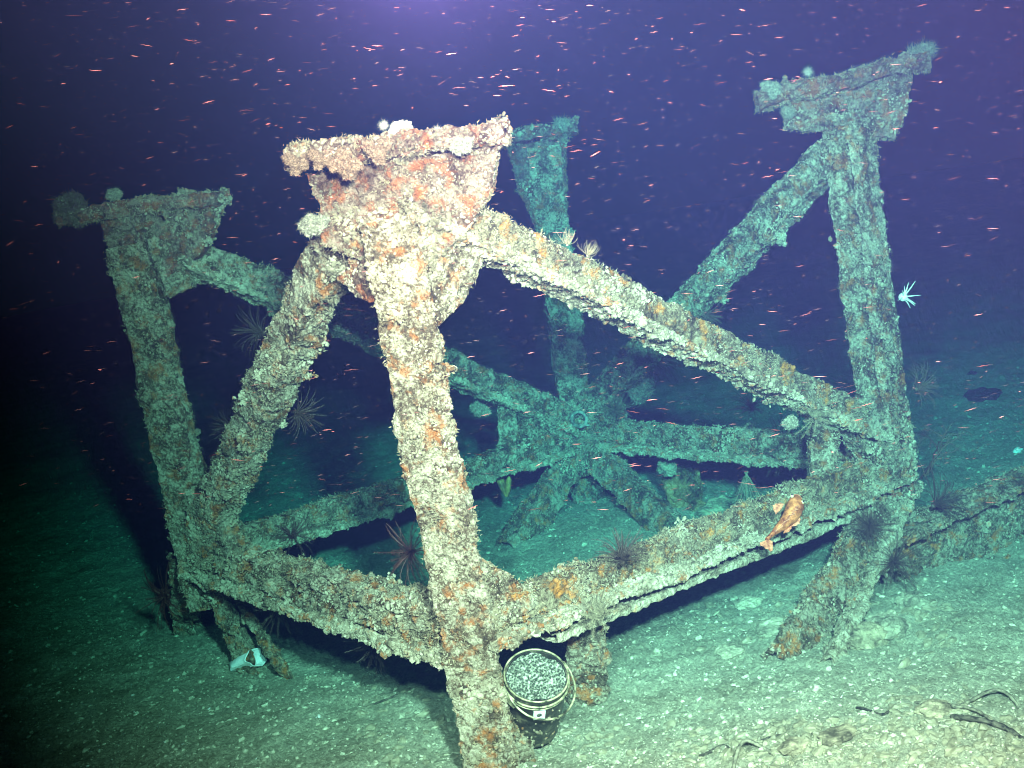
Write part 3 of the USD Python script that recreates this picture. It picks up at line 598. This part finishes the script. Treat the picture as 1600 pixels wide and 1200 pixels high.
def rays(x0, y0, y1, reach, n_, droop, s):
    q = np.linspace(0, 1, n_); sh = np.sin(q * 2.6 + .35)
    return [(s * (x0 + reach * a_ * (.86 if i_ % 2 else 1.0)), y0 + (y1 - y0) * t_ + .02 * t_, droop * t_) for i_, (a_, t_) in enumerate(zip(sh, q))]
fin('pectoral_fin', (.036, Lf * .26, 0), (.034, Lf * .36, -.008), rays(.034, Lf * .28, Lf * .47, .036, 9, -.015, 1))
fin('pectoral_fin', (-.036, Lf * .26, 0), (-.034, Lf * .36, -.008), rays(.034, Lf * .28, Lf * .42, .042, 9, -.010, -1))
fin('pelvic_fin', (.026, Lf * .46, -.02), (.024, Lf * .54, -.02), rays(.026, Lf * .49, Lf * .66, .026, 7, -.006, 1))
fin('dorsal_fin', (.014, Lf * .28, .05), (.0, Lf * .84, .02), [(.030, Lf * .28, .062), (.016, Lf * .33, .062), (.032, Lf * .37, .068), (.016, Lf * .42, .060), (.030, Lf * .46, .064), (.012, Lf * .52, .056), (.022, Lf * .58, .056), (.008, Lf * .66, .048), (.012, Lf * .74, .044), (-.004, Lf * .86, .030)])
for s in (-1, 1):
    e = obj('eye', (lambda b: (b[0] + [s * .027 + .003, Lf * .13, .034], b[1]))(blob(.009, 2, 0)), 'fish_pale', fish, smooth=True)
    obj('pupil', (lambda b: (b[0] + [s * .029 + .003, Lf * .125, .0405], b[1]))(blob(.0048, 2, 0)), 'eye_dark', e, smooth=True)
obj('mouth', tube([(-.02, Lf * .015, .004), (0, -.004, .008), (.02, Lf * .015, .004)], .003, 6), 'fish_fin', fish)

# ------------------------------------------------------------------ the bucket
bax = MC.T @ A([.05, -.76, -.65]); bx_, by_, bz_ = basis(bax, MC.T @ A([0, -1., 0.]))
bc = at(838, 1056, 5.40)
bucket = thing('bucket', 'tipped black bucket full of glittering sediment beside the foot of the front leg', 'bucket', bc, np.c_[bx_, by_, bz_])
R_, H_ = .135, .34
def lathe(prof, seg=56): return trimesh.creation.revolve(A(prof, float), sections=seg)
shell_m = lathe([[0, -H_], [R_ * .80, -H_], [R_ * .84, -H_ + .012], [R_ * .97, -.03], [R_ * .97, 0], [R_ * .90, 0], [R_ * .90, -.035], [0, -.035]])
shell_p = obj('shell', shell_m, 'bucket_wall', bucket, smooth=30)
wall_m = lathe([[R_ * .80, -H_], [R_ * .84, -H_ + .012], [R_ * .975, -.05]]); growth(shell_p, wall_m, .16, 333, .5, .7)
fillv = A([[r * math.cos(a), r * math.sin(a)] for r in np.linspace(0, R_ * .895, 40) for a in np.linspace(0, 2 * np.pi, 90, endpoint=False)])
fz_ = -.016 + .03 * (meshkit.noise(np.c_[fillv * 18, fillv[:, 0] * 0], 6) - .5) + .018 * (meshkit.fbm(np.c_[fillv * 55, fillv[:, 0] * 0], 2, 4) - .5) + .012 * (meshkit.noise(np.c_[fillv * 130, fillv[:, 0] * 0], 8))
i, j = np.meshgrid(np.arange(39), np.arange(90), indexing='ij')
obj('sediment', (np.c_[fillv, fz_], np.stack([i * 90 + j, (i + 1) * 90 + j, (i + 1) * 90 + (j + 1) % 90, i * 90 + (j + 1) % 90], -1).reshape(-1, 4)), 'bucket_fill', bucket)
for z, r, th in ((.004, R_ * .965, .0042), (-.026, R_ * 1.0, .0045), (-.046, R_ * .98, .0025)):
    tm = trimesh.creation.torus(r, th, 64, 8); tm.apply_translation([0, 0, z]); obj('rim', tm, 'rim_brass', bucket, smooth=True)
an = np.linspace(-2.5, .6, 30)
obj('bail_handle', tube(np.c_[R_ * (1.05 + .22 * np.sin((an + 2.5) / 3.1 * np.pi)) * np.cos(an), R_ * (1.05 + .22 * np.sin((an + 2.5) / 3.1 * np.pi)) * np.sin(an), -.015 - .055 * np.sin((an + 2.5) / 3.1 * np.pi)], .0045, 8), 'rim_brass', bucket, smooth=True)
for a_ in (.55, -2.45):
    lug = trimesh.creation.box([.012, .05, .035]); lug.apply_translation([R_ * 1.03, 0, -.045]); lug.apply_transform(trimesh.transformations.rotation_matrix(a_, [0, 0, 1])); obj('lug', lug, 'rim_brass', bucket)
# a small square tag with a round hole
sq = Polygon([(-.024, -.028), (.024, -.028), (.024, .028), (-.024, .028)]).difference(Polygon([(.011 * math.cos(k), .014 * math.sin(k)) for k in np.linspace(0, 6.283, 20)]))
lab = trimesh.creation.extrude_polygon(sq, .003, engine='earcut')
lab.apply_transform(trimesh.transformations.rotation_matrix(np.pi / 2, [1, 0, 0])); lab.apply_translation([0, 0, -.085])
lab.apply_translation([0, -R_ * .955, 0]); lab.apply_transform(trimesh.transformations.rotation_matrix(.06, [0, 0, 1]))
obj('square_tag', lab, 'white_plastic', bucket)

# ------------------------------------------------------------------ litter, stones, cords on the sea floor
cup = thing('plastic_cup', 'crushed white plastic cup lying by the left corner brace', 'cup', floor_at(386, 1048, .05), upright(MC.T @ A([.8, -.35, -.4])))
cp = lathe([[.0, -.06], [.04, -.06], [.052, -.02], [.058, .02], [.064, .06], [.060, .06], [.053, .02], [.046, -.02], [.037, -.054], [0, -.054]], 40); cv = A(cp.vertices); cv *= 1.2; cv[:, 1] *= .66; cv += .034 * (meshkit.noise(cv * 28, 2) - .5)[:, None]
obj('cup_wall', trimesh.Trimesh(cv, cp.faces, process=False), 'white_plastic', cup, smooth=40)
lipm = trimesh.creation.torus(.062, .0035, 40, 8); lv = A(lipm.vertices); lv *= 1.2; lv[:, 1] *= .66; lv[:, 2] += .072; lv += .034 * (meshkit.noise(lv * 28, 2) - .5)[:, None]
obj('lip', trimesh.Trimesh(lv, lipm.faces, process=False), 'white_plastic', cup, smooth=True)
def stone(px, py, r, m_, label, seed, squash=(1, 1, .6), cat='stone'):
    p = floor_at(px, py); lump('stone', label, cat, None, None, r, m_, seed, squash, 4, .38, 1.7, p + [0, 0, r * squash[2] * .35])
stone(1424, 945, .065, 'rock_pale', 'palest rounded stone in front of the right corner foot', 11)
stone(1385, 985, .10, 'rock_pale', 'largest pale flat stone in front of the right corner foot', 12, (1, .8, .5))
stone(1352, 1000, .10, 'rock', 'brown stone beside the largest pale flat stone', 13, (1.2, .8, .5))
stone(935, 775, .17, 'crusted_brace', 'big dim brown boulder under the rear joint', 14, (1, .9, 1.1), 'boulder')
stone(1210, 985, .07, 'rock_pale', 'pale low stone left of the right lower brace', 15, (1.2, 1, .4))
stone(1140, 1020, .06, 'rock_pale', 'small pale stone on open sand under the front right ring beam', 16, (1, 1, .4))
stone(1170, 945, .06, 'rock_pale', 'pale stone in the edge of the ring beam shadow', 17, (1, 1, .5))
stone(1460, 1112, .055, 'rock', 'brown crusty stone between the two cords at lower right', 18, (1.3, 1, .5))
stone(1130, 800, .12, 'rock', 'low mound of shells behind the front right ring beam', 19, (1.4, 1, .5))
stone(1310, 1150, .05, 'rock', 'low brown crusty lump left of the brown crusty stone', 20, (1.6, 1, .4))
stone(1240, 1168, .045, 'rock', 'brown lump above the bottom edge, right of the short dark cord', 21, (1.3, 1, .4))
stone(1535, 623, .12, 'dark_stone', 'dark oval stone far off on the right', 22, (1, 1, .45))
stone(1577, 749, .045, 'dark_stone', 'smaller dark stone on the right, nearer than the oval one', 23, (1, 1, .5))
stone(1520, 585, .035, 'dark_stone', 'tiny dark stone farthest off on the right', 24, (1, 1, .5))
stone(1590, 705, .035, 'white_plastic', 'small bright shell far off at the right edge', 25, (1, .7, .4), 'shell')
def cord(pxs, r, m_, label, lift=.001, cat='cord', name='cord', th=6):
    p = A([floor_at(x, y, lift + (0 if len(q_) == 0 else q_[0])) for x, y, *q_ in pxs])
    s = np.linspace(0, 1, len(p)); tt = np.linspace(0, 1, len(p) * 6)
    from scipy.interpolate import CubicSpline
    c = CubicSpline(s, p)(tt) if len(p) > 2 else np.c_[[np.interp(tt, s, p[:, k]) for k in range(3)]].T
    tag(obj(name, tube(c, r * (.8 + .5 * meshkit.noise(np.c_[tt * 30, tt * 0, tt * 0 + r * 999], 5)), th), m_, smooth=True), label, cat)
cord([(1338, 1106), (1362, 1112), (1382, 1116), (1400, 1104), (1425, 1098), (1438, 1099)], .005, 'cord_dark', 'thin wavy dark cord lying left of the brown crusty stone')
cord([(1488, 1106, .01), (1515, 1102, .015), (1545, 1094, .035), (1570, 1094, .035), (1592, 1106, .0)], .007, 'cord_grey', 'grey cord arching over a hollow at lower right')
cord([(1488, 1124, .01), (1512, 1130, .02), (1545, 1136, .02), (1575, 1144, .01), (1604, 1160)], .010, 'cord_dark', 'thickest dark hose at lower right, under the arching grey cord')
cord([(1490, 1110, .01), (1520, 1116, .02), (1545, 1128, .015), (1560, 1136, .0)], .006, 'cord_grey', 'thin grey strand between the hose and the arching cord')
cord([(1146, 1204), (1152, 1186, .02), (1164, 1174, .04), (1182, 1170, .02), (1212, 1180)], .0075, 'cord_grey', 'bent grey cord rising from the bottom edge')
cord([(1094, 1182), (1112, 1174), (1128, 1166), (1140, 1172)], .007, 'cord_dark', 'short dark cord left of the bent grey one')
cord([(1190, 1158), (1210, 1152), (1228, 1148)], .007, 'cord_dark', 'very short dark cord end above the bent grey one')
cord([(578, 1103), (622, 1086)], .005, 'cord_dark', 'thin straight dark rod on the sand under the front left ring beam', cat='rod', name='rod')
# a thin branching growth on the right of the right corner joint
def branches(c):
    r_ = np.random.default_rng(9)
    def grow(p, d, L, r, lev):
        pts = [p]
        for _ in range(5):
            d = d + .25 * r_.standard_normal(3); d /= np.linalg.norm(d); pts.append(pts[-1] + d * L / 5)
        out.append(tube(pts, np.linspace(r, r * .5, 6), 4))
        if lev:
            for k in (2, 3, 4, 5): grow(pts[k], d + .9 * r_.standard_normal(3), L * .55, r * .6, lev - 1)
    for k in range(4):
        out = []; grow(A([0, 0, 0.]), A([r_.uniform(-.5, .5), r_.uniform(-.5, .5), 1]), .22, .004, 2); obj('branch', merge(out), 'feather_red' if k == 1 else 'anemone_brown', c)
sb = proto('sea_bush', branches)
copy_of(sb, 'sea_bush', 'thin brown branching growth on the right side of the right corner joint', 'soft coral', at(1445, 745, 7.0), upright(MC.T @ A([.5, -1, 0.])), 1.1)
copy_of(sb, 'sea_bush', 'thin branching growth on the right leg below the white star', 'soft coral', at(1425, 610, 7.0), upright(MC.T @ A([.6, -.8, .2]), 2), .6)

# ------------------------------------------------------------------ grit: pebbles and shell bits nobody could count
def scatter(k, seed, near):
    r_ = np.random.default_rng(seed); px = r_.uniform(-150, 1750, k * 3); py = r_.uniform(560, 1330, k * 3)
    d = (MC.T @ np.c_[(px - 800) / FPX, (py - 600) / FPX, np.ones(len(px))].T).T
    kz = (GZ - EYE[2]) / d[:, 2]; ok = (d[:, 2] < -.02) & (kz < near); p = EYE + d[ok] * kz[ok][:, None]
    p = p[:k]; p[:, 2] = ground_z(p[:, :2]); return p, r_
p, r_ = scatter(26000, 21, 13)
s = .003 + .015 * r_.power(.28, len(p)) * r_.uniform(0, 1, len(p)) ** 2
tag(obj('pebbles', many(IV, IF, p, np.tile(UP, (len(p), 1)) + .2 * r_.standard_normal((len(p), 3)), s, s * .8, r_, .2), 'pebble', kind='stuff'), 'grit and small pebbles strewn over the sea floor', 'pebbles')
r_ = np.random.default_rng(64); pts = []
for (x0, x1, y0, y1, n_) in ((1040, 1640, 1125, 1215, 380), (1390, 1530, 1085, 1150, 160), (1200, 1370, 1130, 1185, 160), (1250, 1500, 930, 1015, 190), (1080, 1300, 925, 1010, 110), (560, 700, 1040, 1200, 60), (1020, 1180, 780, 850, 70), (850, 1000, 1120, 1200, 70)):
    for _ in range(n_): pts.append(floor_at(r_.uniform(x0, x1), np.clip(r_.normal((y0 + y1) / 2, (y1 - y0) / 3.2), y0 - 30, y1 + 30)))
p = A(pts); s = .006 + .020 * r_.uniform(0, 1, len(p)) ** 2.5
v0, f0 = blob(1, 1, .35, 2.2, 4)
tag(obj('rubble', many(v0, f0, p, np.tile(UP, (len(p), 1)) + .3 * r_.standard_normal((len(p), 3)), s, s * .55, r_, .16), 'rubble_crust', kind='stuff'), 'crusty brown and pale rubble heaped in patches on the sand', 'rubble')
p, r_ = scatter(260, 22, 14)
s = .003 + .007 * r_.uniform(0, 1, len(p)) ** 3
tag(obj('shell_fragments', many(IV, IF, p + [0, 0, .004], np.tile(UP, (len(p), 1)) + .4 * r_.standard_normal((len(p), 3)), s, s * .4, r_, .2), 'shell_bits', kind='stuff'), 'white shell fragments glinting on the sea floor', 'shell fragments')

# ------------------------------------------------------------------ flakes drifting with the current
k = 24000
r_ = np.random.default_rng(77)
dep = 1.7 + 6.0 * r_.power(1.8, k); px = r_.uniform(-60, 1660, k); py = r_.uniform(-60, 800, k)
d = np.c_[(px - 800) / FPX, (py - 600) / FPX, np.ones(k)] * dep[:, None]
p = EYE + d @ MC
cur = MC.T @ A([1, -.13, .1]); n = np.tile(cur, (k, 1)) + .16 * r_.standard_normal((k, 3)); n /= np.linalg.norm(n, axis=1, keepdims=True)
keep = p[:, 2] > GZ + .25; p, n = p[keep], n[keep]; k = len(p)
L = .0012 + .012 * r_.uniform(0, 1, k) ** 2.2
OCT = (A([[1, 0, 0], [-.5, .87, 0], [-.5, -.87, 0], [0, 0, 1], [0, 0, -1.]]), A([[0, 1, 3], [1, 2, 3], [2, 0, 3], [1, 0, 4], [2, 1, 4], [0, 2, 4]]))
tag(obj('marine_snow', many(*OCT, p, n, np.full(k, .00028) + .00042 * r_.uniform(0, 1, k) ** 3, L, r_, .1), 'marine_snow', kind='stuff'), 'reddish flakes of marine snow drifting in the dark water', 'marine snow')

# ------------------------------------------------------------------ the vehicle's lamps themselves, above the camera and out of the picture
for i, (P, D) in enumerate(lamp_at):
    lt = thing('dive_lamp', ['small underwater lamp ahead of the camera, just above the picture', 'large round underwater lamp above the camera, on its right', 'large round underwater lamp above the camera, on its left'][i], 'lamp', P, upright(D))
    k_ = (.36, 1.7, 1.4)[i]
    obj('housing', lathe(A([[0, -.22], [.06, -.22], [.075, -.19], [.075, .05], [.10, .085], [.094, .085], [.07, .05], [.07, -.09], [0, -.09]]) * k_, 32), 'lamp_metal', lt, smooth=30)
    obj('bracket', trimesh.creation.box([.02 * k_, .02 * k_, .3 * k_], transform=trimesh.transformations.translation_matrix([0, 0, -.37 * k_])), 'lamp_metal', lt)

# ------------------------------------------------------------------ the sea itself
B = trimesh.creation.box(bounds=[[EYE[0] - 50, EYE[1] - 50, GZ - 1.6], [EYE[0] + 50, EYE[1] + 50, 4.2]])
tag(obj('haze', B, 'sea_water', kind='stuff'), 'dark blue sea water that fades everything far off', 'sea water')
